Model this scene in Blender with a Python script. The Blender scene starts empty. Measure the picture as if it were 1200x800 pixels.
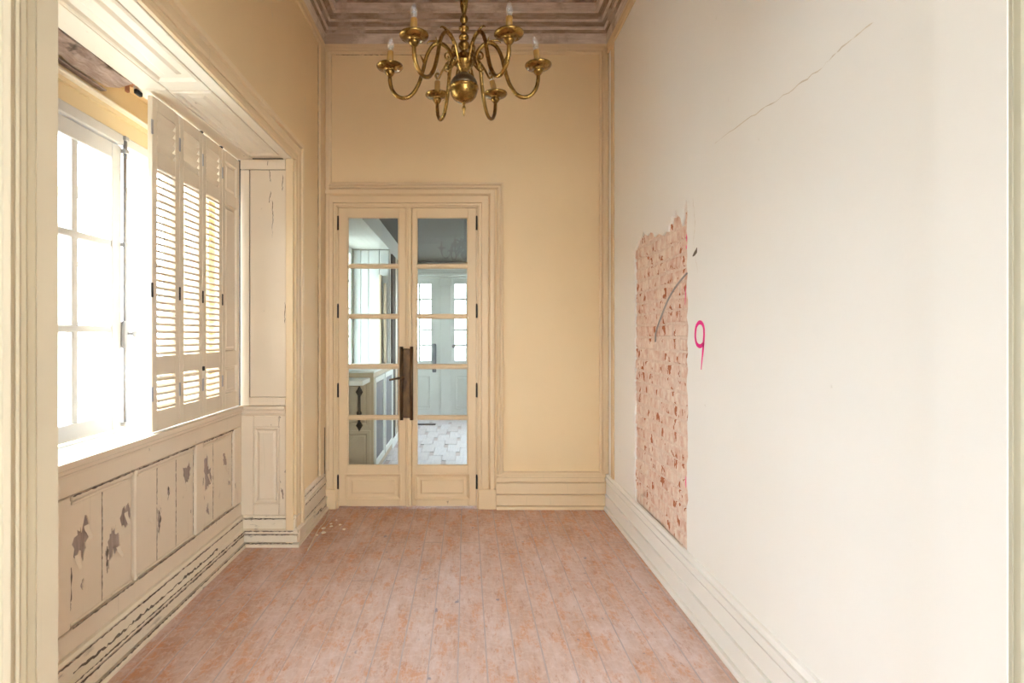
import bpy, bmesh, math, random
from mathutils import Vector, Matrix
from mathutils.geometry import tessellate_polygon
S = bpy.context.scene
C = S.collection
rnd = random.Random(7)
PI = math.pi

# ------------------------------------------------------------------ camera, sky, exposure
EYE = 1.41
cd = bpy.data.cameras.new('camera')
cam = bpy.data.objects.new('camera', cd); C.objects.link(cam)
cam.location = (0, 0, EYE); cam.rotation_euler = (PI/2, 0, 0)
cd.lens = 20.0; cd.sensor_width = 36.0
cd.shift_x = 0.045; cd.shift_y = -0.0075
cd.clip_start = 0.02
cd.dof.use_dof = True; cd.dof.focus_distance = 3.9; cd.dof.aperture_fstop = 4.5
S.camera = cam

world = bpy.data.worlds.new('overcast_sky'); S.world = world
world.use_nodes = True
wn = world.node_tree
wn.nodes['Background'].inputs[0].default_value = (0.82, 0.91, 1.0, 1)
wn.nodes['Background'].inputs[1].default_value = 10.5

S.view_settings.view_transform = 'Standard'
S.view_settings.look = 'None'
S.view_settings.exposure = 0.93
S.view_settings.gamma = 1.0
S.view_settings.use_curve_mapping = False
S.cycles.max_bounces = 14
S.cycles.diffuse_bounces = 9
S.cycles.transparent_max_bounces = 24
S.cycles.use_denoising = True

# ------------------------------------------------------------------ materials
class NT:
    def __init__(s, name):
        s.m = bpy.data.materials.new(name); s.m.use_nodes = True
        s.t = s.m.node_tree; s.b = s.t.nodes['Principled BSDF']
        s.out = s.t.nodes['Material Output']
    def n(s, kind, **kw):
        x = s.t.nodes.new(kind)
        for k, v in kw.items():
            if k.startswith('i_'): x.inputs[k[2:].replace('_', ' ')].default_value = v
            else: setattr(x, k, v)
        return x
    def l(s, a, b): s.t.links.new(a, b)
    def coord(s, scale=(1, 1, 1), world=True):
        g = s.n('ShaderNodeNewGeometry').outputs['Position'] if world else s.n('ShaderNodeTexCoord').outputs['Object']
        mp = s.n('ShaderNodeMapping'); mp.inputs['Scale'].default_value = scale
        s.l(g, mp.inputs['Vector']); return mp.outputs[0]
    def noise(s, vec, scale, detail=4, rough=.55):
        x = s.n('ShaderNodeTexNoise'); x.inputs['Scale'].default_value = scale
        x.inputs['Detail'].default_value = detail; x.inputs['Roughness'].default_value = rough
        s.l(vec, x.inputs['Vector']); return x.outputs['Fac']
    def ramp(s, fac, a, b, ca=(0, 0, 0, 1), cb=(1, 1, 1, 1)):
        r = s.n('ShaderNodeValToRGB'); e = r.color_ramp.elements
        e[0].position = a; e[1].position = b; e[0].color = ca; e[1].color = cb
        s.l(fac, r.inputs[0]); return r.outputs[0]
    def mix(s, fac, a, b):
        x = s.n('ShaderNodeMix', data_type='RGBA')
        for sock, v in ((x.inputs['Factor'], fac), (x.inputs['A'], a), (x.inputs['B'], b)):
            pass
        ins = [i for i in x.inputs if i.enabled]
        for sock, v in zip(ins, (fac, a, b)):
            if hasattr(v, 'is_output'): s.l(v, sock)
            elif isinstance(v, (int, float)): sock.default_value = v
            else: sock.default_value = (*v[:3], 1)
        return [o for o in x.outputs if o.enabled][0]
    def math(s, op, a, b=0.0):
        x = s.n('ShaderNodeMath', operation=op)
        for sock, v in zip(x.inputs, (a, b)):
            if hasattr(v, 'is_output'): s.l(v, sock)
            else: sock.default_value = v
        return x.outputs[0]
    def bump(s, h, strength=.2, dist=.002):
        x = s.n('ShaderNodeBump'); x.inputs['Strength'].default_value = strength; x.inputs['Distance'].default_value = dist
        s.l(h, x.inputs['Height']); s.l(x.outputs[0], s.b.inputs['Normal'])
    def base(s, c):
        if hasattr(c, 'is_output'): s.l(c, s.b.inputs['Base Color'])
        else: s.b.inputs['Base Color'].default_value = (*c[:3], 1)

def plain(name, col, rough=.6, metal=0.0):
    t = NT(name); v = t.coord((1, 1, 1)); n = t.noise(v, 9, 3)
    t.base(t.mix(t.ramp(n, .3, .75), [c*.88 for c in col], [min(1, c*1.06) for c in col]))
    t.b.inputs['Roughness'].default_value = rough; t.b.inputs['Metallic'].default_value = metal
    return t.m

def plaster(name, col, stain=(.55, .45, .30), amt=.35):
    t = NT(name); v = t.coord()
    big = t.noise(t.coord((1, 1, .55)), 1.3, 5, .6)
    fine = t.noise(v, 38, 4)
    spots = t.noise(v, 11, 6, .7)
    c = t.mix(t.math('MULTIPLY', t.ramp(big, .42, .8), amt), col, stain)
    c = t.mix(t.math('MULTIPLY', t.ramp(spots, .69, .74), .30), c, (.42, .36, .28))
    t.base(c); t.b.inputs['Roughness'].default_value = .62
    t.bump(t.math('ADD', t.math('MULTIPLY', fine, .4), t.noise(v, 3.0, 3)), .22, .004)
    return t.m

def paint(name, col, wear=.70, stretch=(1, 1, .35), wood=(.25, .18, .13), rough=.5):
    """old oil paint on joinery, flaking where the noise crosses the wear level"""
    t = NT(name); v = t.coord()
    var = t.noise(v, 2.2, 4)
    chip = t.noise(t.coord(stretch), 17, 7, .68)
    gate = t.noise(v, 2.6, 2)
    k = t.math('MULTIPLY', t.ramp(chip, wear, wear+.015), t.ramp(gate, .47, .58))
    c = t.mix(t.ramp(var, .3, .75), [x*.92 for x in col], col)
    line = t.noise(t.coord((stretch[0]*2, stretch[1]*2, stretch[2]*.2)), 30, 3)
    c = t.mix(t.math('MULTIPLY', t.ramp(line, .66, .74), .25), c, (.44, .37, .27))
    c = t.mix(k, c, wood)
    t.base(c); t.b.inputs['Roughness'].default_value = rough
    h = t.math('SUBTRACT', t.math('MULTIPLY', t.noise(v, 60, 2), .15), k)
    t.bump(h, .35, .002)
    return t.m

M = {}
CREAM = (.78, .595, .345)
M['wall'] = plaster('cream_plaster', CREAM, (.70, .53, .29), .45)
M['wall_right'] = plaster('window_lit_plaster', (.87, .85, .80), (.83, .785, .71), .4)  # same paint as the cream walls, whitened to carry the window light
M['trim'] = paint('cream_joinery_paint', (.765, .59, .36), .735)
M['trim_worn'] = paint('worn_joinery_paint', (.73, .615, .46), .65)
M['trim_streak'] = paint('streaked_skirting_paint', (.75, .65, .49), .61, (.5, .16, 1.6), (.13, .10, .07))
M['soffit'] = paint('soffit_paint', (.84, .77, .64), .70, (1, .4, 1))
M['shutter'] = paint('shutter_paint', (.74, .64, .49), .76)
M['near_wall'] = plaster('near_room_plaster', (.74, .70, .62), (.66, .62, .54), .3)
M['jamb'] = paint('doorway_paint', (.67, .575, .41), .80)
M['white_paint'] = paint('white_window_paint', (.60, .585, .57), .73)
M['hall_paint'] = paint('pale_hall_paint', (.80, .83, .79), .70)
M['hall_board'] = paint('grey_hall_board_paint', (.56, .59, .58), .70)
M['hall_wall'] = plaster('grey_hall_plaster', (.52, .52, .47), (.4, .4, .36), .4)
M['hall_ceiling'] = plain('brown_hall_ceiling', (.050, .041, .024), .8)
M['dark'] = plain('dark_gap_wood', (.055, .042, .032), .9)
M['bare'] = None
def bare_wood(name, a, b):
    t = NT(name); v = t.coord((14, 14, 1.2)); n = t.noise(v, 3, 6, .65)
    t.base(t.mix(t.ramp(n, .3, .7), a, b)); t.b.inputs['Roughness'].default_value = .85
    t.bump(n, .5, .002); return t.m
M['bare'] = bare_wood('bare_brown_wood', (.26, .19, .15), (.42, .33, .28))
M['beam'] = None
def beam_mat():
    t = NT('rough_beam_wood'); v = t.coord((6, 1.1, 6)); n = t.noise(v, 4, 7, .7); m = t.noise(t.coord(), 6, 4)
    c = t.mix(t.ramp(n, .3, .68), (.20, .13, .10), (.58, .46, .40))
    c = t.mix(t.ramp(m, .62, .7), c, (.10, .07, .05))
    t.base(c); t.b.inputs['Roughness'].default_value = .9; t.bump(n, .8, .008); return t.m
M['beam'] = beam_mat()
def cornice_mat(name, ca, cb, cc):
    t = NT(name); v = t.coord((1.1, 1.1, 9)); n = t.noise(v, 6, 6, .65); m = t.noise(t.coord(), 4.5, 5, .6)
    c = t.mix(t.ramp(n, .35, .65), ca, cb)
    c = t.mix(t.math('MULTIPLY', t.ramp(m, .50, .62), .8), c, cc)
    t.base(c); t.b.inputs['Roughness'].default_value = .8; t.bump(n, .4, .004); return t.m
M['cornice'] = cornice_mat('stripped_cornice', (.56, .46, .38), (.76, .66, .58), (.40, .30, .22))

def plank_mat(name, hall=False):
    t = NT(name); v = t.coord()
    oi = t.n('ShaderNodeObjectInfo').outputs['Random']
    grain = t.noise(t.coord((16, 1.3, 16)), 4, 6, .65)
    blot = t.noise(t.coord((2.0, .8, 1)), 6.0, 10, .80)
    dust = t.noise(t.coord((1, .7, 1)), 1.15, 6, .65)
    scr = t.noise(t.coord((3.0, 1.0, 1)), 14, 5, .7)
    spot = t.noise(t.coord((1, .7, 1)), 15, 3, .5)
    if hall:
        c = t.mix(t.ramp(grain, .3, .7), (.50, .47, .50), (.70, .66, .66))
        c = t.mix(t.math('MULTIPLY', oi, .35), c, (.45, .36, .33))
    else:
        c = t.mix(t.ramp(grain, .3, .7), (.34, .145, .055), (.54, .28, .135))
        c = t.mix(t.math('MULTIPLY', oi, .35), c, (.50, .29, .21))
        fineblot = t.noise(t.coord((3.2, .9, 1)), 8.0, 10, .80)
        c = t.mix(t.math('MULTIPLY', t.ramp(blot, .50, .60), .75), c, (.60, .235, .065))
        c = t.mix(t.math('MULTIPLY', t.ramp(fineblot, .55, .62), .45), c, (.40, .13, .05))
        # trodden plaster dust, thickest on the middle of the floor
        g = t.n('ShaderNodeTexGradient', gradient_type='SPHERICAL'); mp = t.n('ShaderNodeMapping')
        mp.inputs['Location'].default_value = (-.05, -1.02, 0); mp.inputs['Scale'].default_value = (.52, .40, .5)
        t.l(t.n('ShaderNodeNewGeometry').outputs['Position'], mp.inputs['Vector']); t.l(mp.outputs[0], g.inputs['Vector'])
        haze = t.noise(t.coord((2.2, .8, 1)), 2.6, 10, .74)
        k = t.math('ADD', t.math('MULTIPLY', t.ramp(g.outputs['Fac'], .0, .6), .45), t.math('MULTIPLY', t.ramp(haze, .40, .66), .62))
        k = t.math('MULTIPLY', k, t.math('SUBTRACT', 1.0, t.math('MULTIPLY', t.ramp(fineblot, .54, .60), .45)))
        k = t.math('MULTIPLY', k, t.math('SUBTRACT', 1.0, t.math('MULTIPLY', t.ramp(blot, .52, .60), .55)))
        c = t.mix(t.math('MINIMUM', t.math('MULTIPLY', k, .80), .82), c, (.75, .625, .61))
        c = t.mix(t.math('MULTIPLY', t.ramp(scr, .60, .68), .45), c, (.74, .64, .62))
        sw = t.n('ShaderNodeTexWave', wave_type='RINGS', i_Scale=5.0, i_Distortion=14.0, i_Detail=5.0, i_Detail_Scale=2.2); t.l(t.coord((1, .8, 1)), sw.inputs['Vector'])
        c = t.mix(t.math('MULTIPLY', t.ramp(sw.outputs['Fac'], .80, .97), .18), c, (.80, .70, .67))
        c = t.mix(t.math('MULTIPLY', t.ramp(spot, .69, .73), .75), c, (.22, .21, .27))
    t.base(c)
    r = t.n('ShaderNodeMapRange'); t.l(dust, r.inputs[0]); r.inputs[3].default_value = .36; r.inputs[4].default_value = .66
    t.l(r.outputs[0], t.b.inputs['Roughness'])
    t.bump(grain, .25, .0015)
    return t.m
M['plank'] = plank_mat('worn_red_floorboard')
M['hall_plank'] = plank_mat('dusty_hall_floorboard', True)
M['joint_dust'] = plain('pale_joint_dust', (.52, .43, .42), .95)

def brick_mat():
    t = NT('limewashed_brick'); v = t.coord()
    oi = t.n('ShaderNodeObjectInfo').outputs['Random']
    n = t.noise(v, 24, 6, .7); w = t.noise(t.coord((1, 1.0, .55)), 22, 6, .7); s = t.noise(t.coord((1, 1, .7)), 17, 3, .6)
    c = t.mix(oi, (.66, .37, .26), (.74, .50, .37))
    c = t.mix(t.math('MULTIPLY', t.ramp(w, .36, .60), .88), c, (.88, .75, .63))
    c = t.mix(t.ramp(s, .595, .625), c, (.46, .14, .05))
    c = t.mix(t.ramp(n, .70, .73), c, (.22, .14, .10))
    t.base(c); t.b.inputs['Roughness'].default_value = .9; t.bump(t.math('ADD', n, w), .9, .006)
    return t.m
M['brick'] = brick_mat()
def mortar_mat():
    t = NT('lime_mortar'); v = t.coord(); n = t.noise(v, 30, 6, .7)
    t.base(t.mix(t.ramp(n, .35, .7), (.70, .50, .39), (.86, .72, .60)))
    t.b.inputs['Roughness'].default_value = .95; t.bump(n, .8, .006); return t.m
M['mortar'] = mortar_mat()
M['pink'] = plain('pink_spray_paint', (.92, .012, .27), .55)
M['iron'] = plain('black_iron', (.035, .030, .028), .5, .6)
M['zinc'] = plain('dull_zinc', (.42, .42, .44), .45, .8)
def lock_mat():
    t = NT('brown_lock_metal'); v = t.coord((1, 1, .4)); n = t.noise(v, 20, 5, .6)
    t.base(t.mix(t.ramp(n, .35, .7), (.060, .034, .018), (.17, .095, .035)))
    t.b.inputs['Roughness'].default_value = .42; t.b.inputs['Metallic'].default_value = .55; return t.m
M['lock'] = lock_mat()
def brass_mat():
    t = NT('aged_brass'); v = t.coord(); n = t.noise(v, 26, 5, .6)
    t.base(t.mix(t.ramp(n, .38, .72), (.17, .090, .022), (.42, .245, .068)))
    t.b.inputs['Metallic'].default_value = 1
    t.l(t.ramp(n, .3, .8, (.34, .34, .34, 1), (.16, .16, .16, 1)), t.b.inputs['Roughness']); return t.m
M['brass'] = brass_mat()
def darkbrass():
    t = NT('tarnished_brass'); v = t.coord(); n = t.noise(v, 30, 4)
    t.base(t.mix(t.ramp(n, .3, .7), (.10, .07, .045), (.20, .15, .09))); t.b.inputs['Metallic'].default_value = .9
    t.b.inputs['Roughness'].default_value = .45; return t.m
M['dark_brass'] = darkbrass()
M['sleeve'] = plain('yellowed_candle_sleeve', (.36, .18, .038), .5)
def thin_glass(name, tint=(.98, 1, .99), dirt=.0, gloss=.10):
    t = NT(name); t.t.nodes.remove(t.b)
    tr = t.n('ShaderNodeBsdfTransparent'); tr.inputs[0].default_value = (*tint, 1)
    gl = t.n('ShaderNodeBsdfGlossy'); gl.inputs['Roughness'].default_value = .015; gl.inputs['Color'].default_value = (.95, .97, 1, 1)
    fr = t.n('ShaderNodeFresnel')
    bf = t.n('ShaderNodeNewGeometry').outputs['Backfacing']           # same reflectance on both faces of the thin pane
    t.l(t.math('SUBTRACT', 1.5, t.math('MULTIPLY', bf, .8333)), fr.inputs['IOR'])
    k = t.math('MULTIPLY', fr.outputs[0], gloss/.04)
    mx = t.n('ShaderNodeMixShader'); t.l(k, mx.inputs[0]); t.l(tr.outputs[0], mx.inputs[1]); t.l(gl.outputs[0], mx.inputs[2])
    last = mx.outputs[0]
    if dirt:
        df = t.n('ShaderNodeBsdfDiffuse'); df.inputs[0].default_value = (.75, .76, .74, 1)
        n = t.noise(t.coord(), 6, 6, .65)
        m2 = t.n('ShaderNodeMixShader'); t.l(t.math('MULTIPLY', t.ramp(n, .4, .8), dirt), m2.inputs[0])
        t.l(last, m2.inputs[1]); t.l(df.outputs[0], m2.inputs[2]); last = m2.outputs[0]
    t.l(last, t.out.inputs[0]); return t.m
M['glass'] = thin_glass('window_glass', dirt=.06, gloss=.04)
M['door_glass'] = thin_glass('door_glass', dirt=.0, gloss=.04)
M['bulb'] = thin_glass('bulb_glass', (.93, .93, .92), dirt=.30, gloss=.12)
M['facade'] = plain('pale_facade', (.70, .70, .69), .8)
M['facade_win'] = plain('grey_facade_window', (.55, .58, .60), .4)
M['ground'] = plain('pale_paving', (.62, .62, .60), .9)
M['stone'] = plain('white_stone_sill', (.66, .65, .63), .75)
M['tan_paint'] = paint('tan_cabinet_paint', (.55, .46, .32), .74)
M['grey_panel'] = plain('blue_grey_panel', (.20, .21, .23), .6)
M['cable'] = plain('grey_cable', (.36, .33, .30), .5)
M['wire'] = plain('pale_wire', (.66, .56, .40), .5)
M['chip'] = plain('cream_paint_chip', (.86, .80, .68), .6)

# ------------------------------------------------------------------ mesh helpers
class MB:
    """collects shapes in world space; build() links them as ONE mesh object"""
    def __init__(s): s.v = []; s.f = []; s.sm = []
    def add(s, vs, fs, smooth=False):
        o = len(s.v); s.v += [tuple(p) for p in vs]
        for f in fs: s.f.append(tuple(i+o for i in f)); s.sm.append(smooth)
        return s
    def box(s, x0, x1, y0, y1, z0, z1, bev=0.0):
        x0, x1 = min(x0, x1), max(x0, x1); y0, y1 = min(y0, y1), max(y0, y1); z0, z1 = min(z0, z1), max(z0, z1)
        if bev <= 0:
            return s.add([(x0,y0,z0),(x1,y0,z0),(x1,y1,z0),(x0,y1,z0),(x0,y0,z1),(x1,y0,z1),(x1,y1,z1),(x0,y1,z1)],
                  [(0,3,2,1),(4,5,6,7),(0,1,5,4),(1,2,6,5),(2,3,7,6),(3,0,4,7)])
        bm = bmesh.new(); bmesh.ops.create_cube(bm, size=1)
        for v in bm.verts: v.co = Vector(((x0+x1)/2+v.co.x*(x1-x0), (y0+y1)/2+v.co.y*(y1-y0), (z0+z1)/2+v.co.z*(z1-z0)))
        b = min(bev, .45*min(x1-x0, y1-y0, z1-z0))
        bmesh.ops.bevel(bm, geom=list(bm.edges), offset=b, segments=1, affect='EDGES', profile=.5)
        bm.verts.index_update()
        s.add([v.co for v in bm.verts], [[v.index for v in f.verts] for f in bm.faces]); bm.free(); return s
    def lathe(s, prof, c, axis=Vector((0, 0, 1)), n=24):
        axis = axis.normalized(); q = Vector((0, 0, 1)).rotation_difference(axis)
        vs = []; fs = []
        for r, z in prof:
            for k in range(n):
                a = 2*PI*k/n
                vs.append(Vector(c) + q @ Vector((r*math.cos(a), r*math.sin(a), z)))
        for i in range(len(prof)-1):
            for k in range(n):
                k2 = (k+1) % n
                fs.append((i*n+k, i*n+k2, (i+1)*n+k2, (i+1)*n+k))
        fs.append(tuple(reversed(range(n)))); fs.append(tuple((len(prof)-1)*n+k for k in range(n)))
        return s.add(vs, fs, True)
    def tube(s, pts, r, n=10):
        pts = [Vector(p) for p in pts]; m = len(pts)
        rr = r if isinstance(r, (list, tuple)) else [r]*m
        t0 = (pts[1]-pts[0]).normalized()
        up = Vector((0, 0, 1)) if abs(t0.z) < .9 else Vector((1, 0, 0))
        nn = (up - t0*up.dot(t0)).normalized(); vs = []; fs = []
        for i, p in enumerate(pts):
            t = ((pts[min(i+1, m-1)]-pts[max(i-1, 0)])).normalized()
            nn = (nn - t*nn.dot(t)).normalized(); b = t.cross(nn)
            for k in range(n):
                a = 2*PI*k/n; vs.append(p + (nn*math.cos(a)+b*math.sin(a))*rr[i])
        for i in range(m-1):
            for k in range(n):
                k2 = (k+1) % n; fs.append((i*n+k, i*n+k2, (i+1)*n+k2, (i+1)*n+k))
        fs.append(tuple(reversed(range(n)))); fs.append(tuple((m-1)*n+k for k in range(n)))
        return s.add(vs, fs, True)
    def sweep(s, pts, prof, mapf, closed=False):
        """moulding: profile (offset to the left of the path, height) mitred along a 2D path"""
        P = [Vector(p) for p in pts]; n = len(P); vs = []; fs = []; L = len(prof)
        def nl(a, b): d = (b-a).normalized(); return Vector((-d.y, d.x))
        for i in range(n):
            if closed: a = nl(P[i-1], P[i]); b = nl(P[i], P[(i+1) % n])
            elif i == 0: a = b = nl(P[0], P[1])
            elif i == n-1: a = b = nl(P[-2], P[-1])
            else: a = nl(P[i-1], P[i]); b = nl(P[i], P[i+1])
            m = (a+b); m = m/m.dot(a) if m.length > 1e-6 else a
            for (o, h) in prof:
                q = P[i]+m*o; vs.append(mapf(q.x, q.y, h))
        for i in range(n if closed else n-1):
            j = (i+1) % n
            for k in range(L-1): fs.append((i*L+k, j*L+k, j*L+k+1, i*L+k+1))
        if not closed:
            fs.append(tuple(range(L))); fs.append(tuple((n-1)*L+k for k in reversed(range(L))))
        return s.add(vs, fs)
    def frame(s, u0, u1, v0, v1, prof, mapf, fill=True):
        """mitred rectangle; prof = (inset, proud) from the rim inwards; fill closes the field"""
        vs = []; fs = []
        for ins, h in prof:
            for (u, v) in ((u0+ins, v0+ins), (u1-ins, v0+ins), (u1-ins, v1-ins), (u0+ins, v1-ins)): vs.append(mapf(u, v, h))
        for i in range(len(prof)-1):
            for k in range(4): fs.append((i*4+k, i*4+(k+1) % 4, i*4+4+(k+1) % 4, i*4+4+k))
        if fill: b = (len(prof)-1)*4; fs.append((b, b+1, b+2, b+3))
        return s.add(vs, fs)
    def sheet(s, outer, holes, mapf, h0, h1):
        """flat plate with ragged holes, real thickness"""
        loops = [outer]+holes; flat = [p for l in loops for p in l]
        tris = tessellate_polygon([[Vector((p[0], p[1], 0)) for p in l] for l in loops])
        n = len(flat)
        vs = [mapf(p[0], p[1], h1) for p in flat]+[mapf(p[0], p[1], h0) for p in flat]
        fs = [tuple(t) for t in tris]+[tuple(i+n for i in reversed(t)) for t in tris]
        o = 0
        for l in loops:
            m = len(l)
            for k in range(m): a, b = o+k, o+(k+1) % m; fs.append((a, b, b+n, a+n))
            o += m
        return s.add(vs, fs)
    def build(s, name, mat, parent=None, recalc=True):
        me = bpy.data.meshes.new(name)
        off = Vector((0, 0, 0)); p = parent
        while p is not None: off += p.location; p = p.parent
        me.from_pydata([tuple(Vector(v)-off) for v in s.v], [], s.f)
        me.materials.append(mat); me.update()
        me.polygons.foreach_set('use_smooth', s.sm)
        if recalc:
            bm = bmesh.new(); bm.from_mesh(me); bmesh.ops.recalc_face_normals(bm, faces=bm.faces); bm.to_mesh(me); bm.free()
        o = bpy.data.objects.new(name, me); C.objects.link(o)
        if parent is not None: o.parent = parent
        return o

def tag(o, label=None, cat=None, group=None, kind=None):
    if label: o['label'] = label
    if cat: o['category'] = cat
    if group: o['group'] = group
    if kind: o['kind'] = kind
    return o
def thing(name, label, cat, loc, group=None):
    o = bpy.data.objects.new(name, None); C.objects.link(o); o.location = loc; o.empty_display_size = .1
    return tag(o, label, cat, group)
def setting(name, label=None, loc=(0, 0, 0)):
    o = bpy.data.objects.new(name, None); C.objects.link(o); o.location = loc; o.empty_display_size = .1
    return tag(o, label, None, None, 'structure')
def struct(o, label=None): return tag(o, label, None, None, 'structure')

def on_x(X, sgn):   # u = y, v = z, proud along sgn*x from the plane X
    return lambda u, v, h: (X+sgn*h, u, v)
def on_y(Y, sgn):   # u = x, v = z
    return lambda u, v, h: (u, Y+sgn*h, v)
def on_z(Z, sgn):   # u = x, v = y
    return lambda u, v, h: (u, v, Z+sgn*h)
FLAT = lambda u, v, h: (u, v, h)
def blob(cu, cv, ru, rv, n=22, jag=.35, seed=0):
    r = random.Random(seed); out = []
    k1, k2 = r.uniform(0, 6), r.uniform(0, 6)
    for k in range(n):
        a = 2*PI*k/n
        w = 1 + .25*math.sin(2*a+k1)+.2*math.sin(3*a+k2)+r.uniform(-jag, jag)
        out.append((cu+ru*math.cos(a)*w*.8, cv+rv*math.sin(a)*w*.8))
    return out
def catmull(P, n=8):
    P = [Vector(p) for p in P]; out = []
    for i in range(len(P)-1):
        a = P[max(i-1, 0)]; b = P[i]; c = P[i+1]; d = P[min(i+2, len(P)-1)]
        for k in range(n):
            t = k/n
            out.append(.5*((2*b)+(c-a)*t+(2*a-5*b+4*c-d)*t*t+(3*b-a-3*c+d)*t**3))
    out.append(P[-1]); return out

# ------------------------------------------------------------------ the shell of the room
XL, XR, YB, YF = -1.15, 1.15, 4.60, 1.37      # left, right, back and doorway planes
CEIL = 4.12; WB = 4.75                         # WB: hall side of the back wall
SEAT = -1.50                                   # plane of the window-seat panelling and of the shutters

ceil = MB().box(-2.0, 1.45, 1.18, WB, CEIL, CEIL+.15).build('ceiling', M['cornice']); struct(ceil, 'stripped brown and mauve plaster ceiling')

# right wall: brick core, plaster skin with a ragged hole
wr = MB().box(1.164, 1.42, 1.10, WB, 0, CEIL).build('wall_right', M['mortar']); struct(wr, 'plastered right wall in window-lit white with a bare brick patch')
hole = [(3.874, .20), (2.955, .20)]
r5 = random.Random(5)
z = .28
while z < 2.02: hole.append((2.955+r5.uniform(-.012, .012), z)); z += .045
hole += [(2.955, 2.04), (2.962, 2.10), (2.975, 2.115), (2.99, 2.085), (3.00, 2.02), (3.03, 1.985), (3.05, 2.03), (3.075, 2.045), (3.10, 2.06), (3.115, 2.09), (3.13, 2.075), (3.14, 2.05),
         (3.17, 2.07), (3.19, 2.025), (3.22, 2.03), (3.24, 1.99), (3.29, 2.00), (3.33, 1.985), (3.40, 2.01), (3.47, 2.0), (3.50, 2.03), (3.56, 2.045), (3.60, 2.03), (3.66, 2.05), (3.69, 2.08), (3.72, 2.04), (3.78, 2.03), (3.83, 2.00), (3.874, 1.98)]
z = 1.95
while z > .26: hole.append((3.874+r5.uniform(-.010, .010), z)); z -= .045
WR_MAP = on_x(1.185, -1)
pl = MB().sheet([(1.30, 0), (YB, 0), (YB, CEIL), (1.30, CEIL)], [hole], WR_MAP, 0, .035).build('plaster', M['wall_right'], wr)
# bricks in running bond
def inside(u, v):
    c = False; n = len(hole)
    for i in range(n):
        (a, b), (p, q) = hole[i], hole[i-1]
        if (b > v) != (q > v) and u < (p-a)*(v-b)/(q-b)+a: c = not c
    return c
brick_shapes = []
for k in range(6):
    rb = random.Random(40+k); bm = bmesh.new(); bmesh.ops.create_cube(bm, size=1)
    for v in bm.verts: v.co = Vector((v.co.x*.030, v.co.y*.206, v.co.z*.062))
    bmesh.ops.bevel(bm, geom=[e for e in bm.edges], offset=.006, segments=1, affect='EDGES')
    for v in bm.verts: v.co += Vector((rb.uniform(-.0025, .0025), rb.uniform(-.004, .004), rb.uniform(-.003, .003)))
    me = bpy.data.meshes.new('brick'); bm.to_mesh(me); bm.free(); me.materials.append(M['brick']); brick_shapes.append(me)
row = 0; z = .235
while z < 2.14:
    u = 2.86+(row % 2)*.109
    while u < 3.98:
        if any(inside(u+du, z+dz) for du in (-.1, 0, .1) for dz in (-.03, .03)):
            o = bpy.data.objects.new('brick', rnd.choice(brick_shapes)); C.objects.link(o)
            o.location = (1.1760+rnd.uniform(-.004, .002), u+rnd.uniform(-.003, .003), z+rnd.uniform(-.002, .002))
            o.rotation_euler = (rnd.uniform(-.012, .012), 0, rnd.uniform(-.01, .01)); o.parent = wr
        u += .218
    z += .0745; row += 1
# cable stub across the brick
def rw(px, py, d=.0): Y = 667*1.15/(px-546); return (1.15-d, Y, EYE-(py-391)*Y/667)
cab = MB().tube(catmull([rw(804, 320, -.005), rw(799, 328, .004), rw(792.5, 339, .012), rw(786, 351, .014), rw(780, 365, .014), rw(774, 380, .012), rw(770, 389, .006), rw(766, 400, -.01)], 6), .0048, 8).build('cable', M['cable'])
tag(cab, 'grey electric cable stub slanting across the bare brick patch', 'cable')
# sprayed digit: a flat band of paint on the plaster
def ribbon(mb, pts, w, X=1.1493, t=.0006):
    P = [Vector(p) for p in pts]; vs = []; n = len(P); fs = []
    for i, p in enumerate(P):
        d = (P[min(i+1, n-1)]-P[max(i-1, 0)]).normalized(); nn = Vector((-d.y, d.x))
        ww = w[i] if isinstance(w, list) else w
        for sg in (1, -1): vs.append((X, p.x+nn.x*ww*sg, p.y+nn.y*ww*sg))
    for i in range(n-1): fs.append((2*i, 2*i+1, 2*i+3, 2*i+2))
    mb.add(vs, fs)
    return mb
def rw2(px, py): p = rw(px, py); return (p[1], p[2])
nine = [rw2(*p) for p in ((825.0, 402), (821, 405.5), (817, 403), (815.2, 396), (815.3, 388), (816.6, 381.5), (819.5, 377.8), (822.6, 378.5), (824.8, 383), (825.3, 391), (824.8, 400), (824.0, 411), (823.0, 421), (822.0, 433))]
nine = [(v.x, v.y) for v in catmull([(p[0], p[1], 0) for p in nine], 6)]
w9 = [.0102]*(len(nine)-14)+[.0102-.0065*k/14 for k in range(14)]
struct_nine = ribbon(MB(), nine, w9).build('painted_number', M['pink'], wr, False); tag(struct_nine, 'pink spray-painted number 9 on the plaster')
mk = MB()
for a, b in (((804.6, 274), (805, 283)), ((804.4, 287), (804.6, 292)), ((803.8, 335), (803.2, 357)), ((804.0, 558), (804.0, 572))):
    ribbon(mk, [rw2(*a), rw2((a[0]+b[0])/2, (a[1]+b[1])/2), rw2(*b)], [.002, .006, .002])
tag(mk.build('paint_mark', M['pink'], wr, False), 'broken pink paint edge beside the brick patch')
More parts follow.
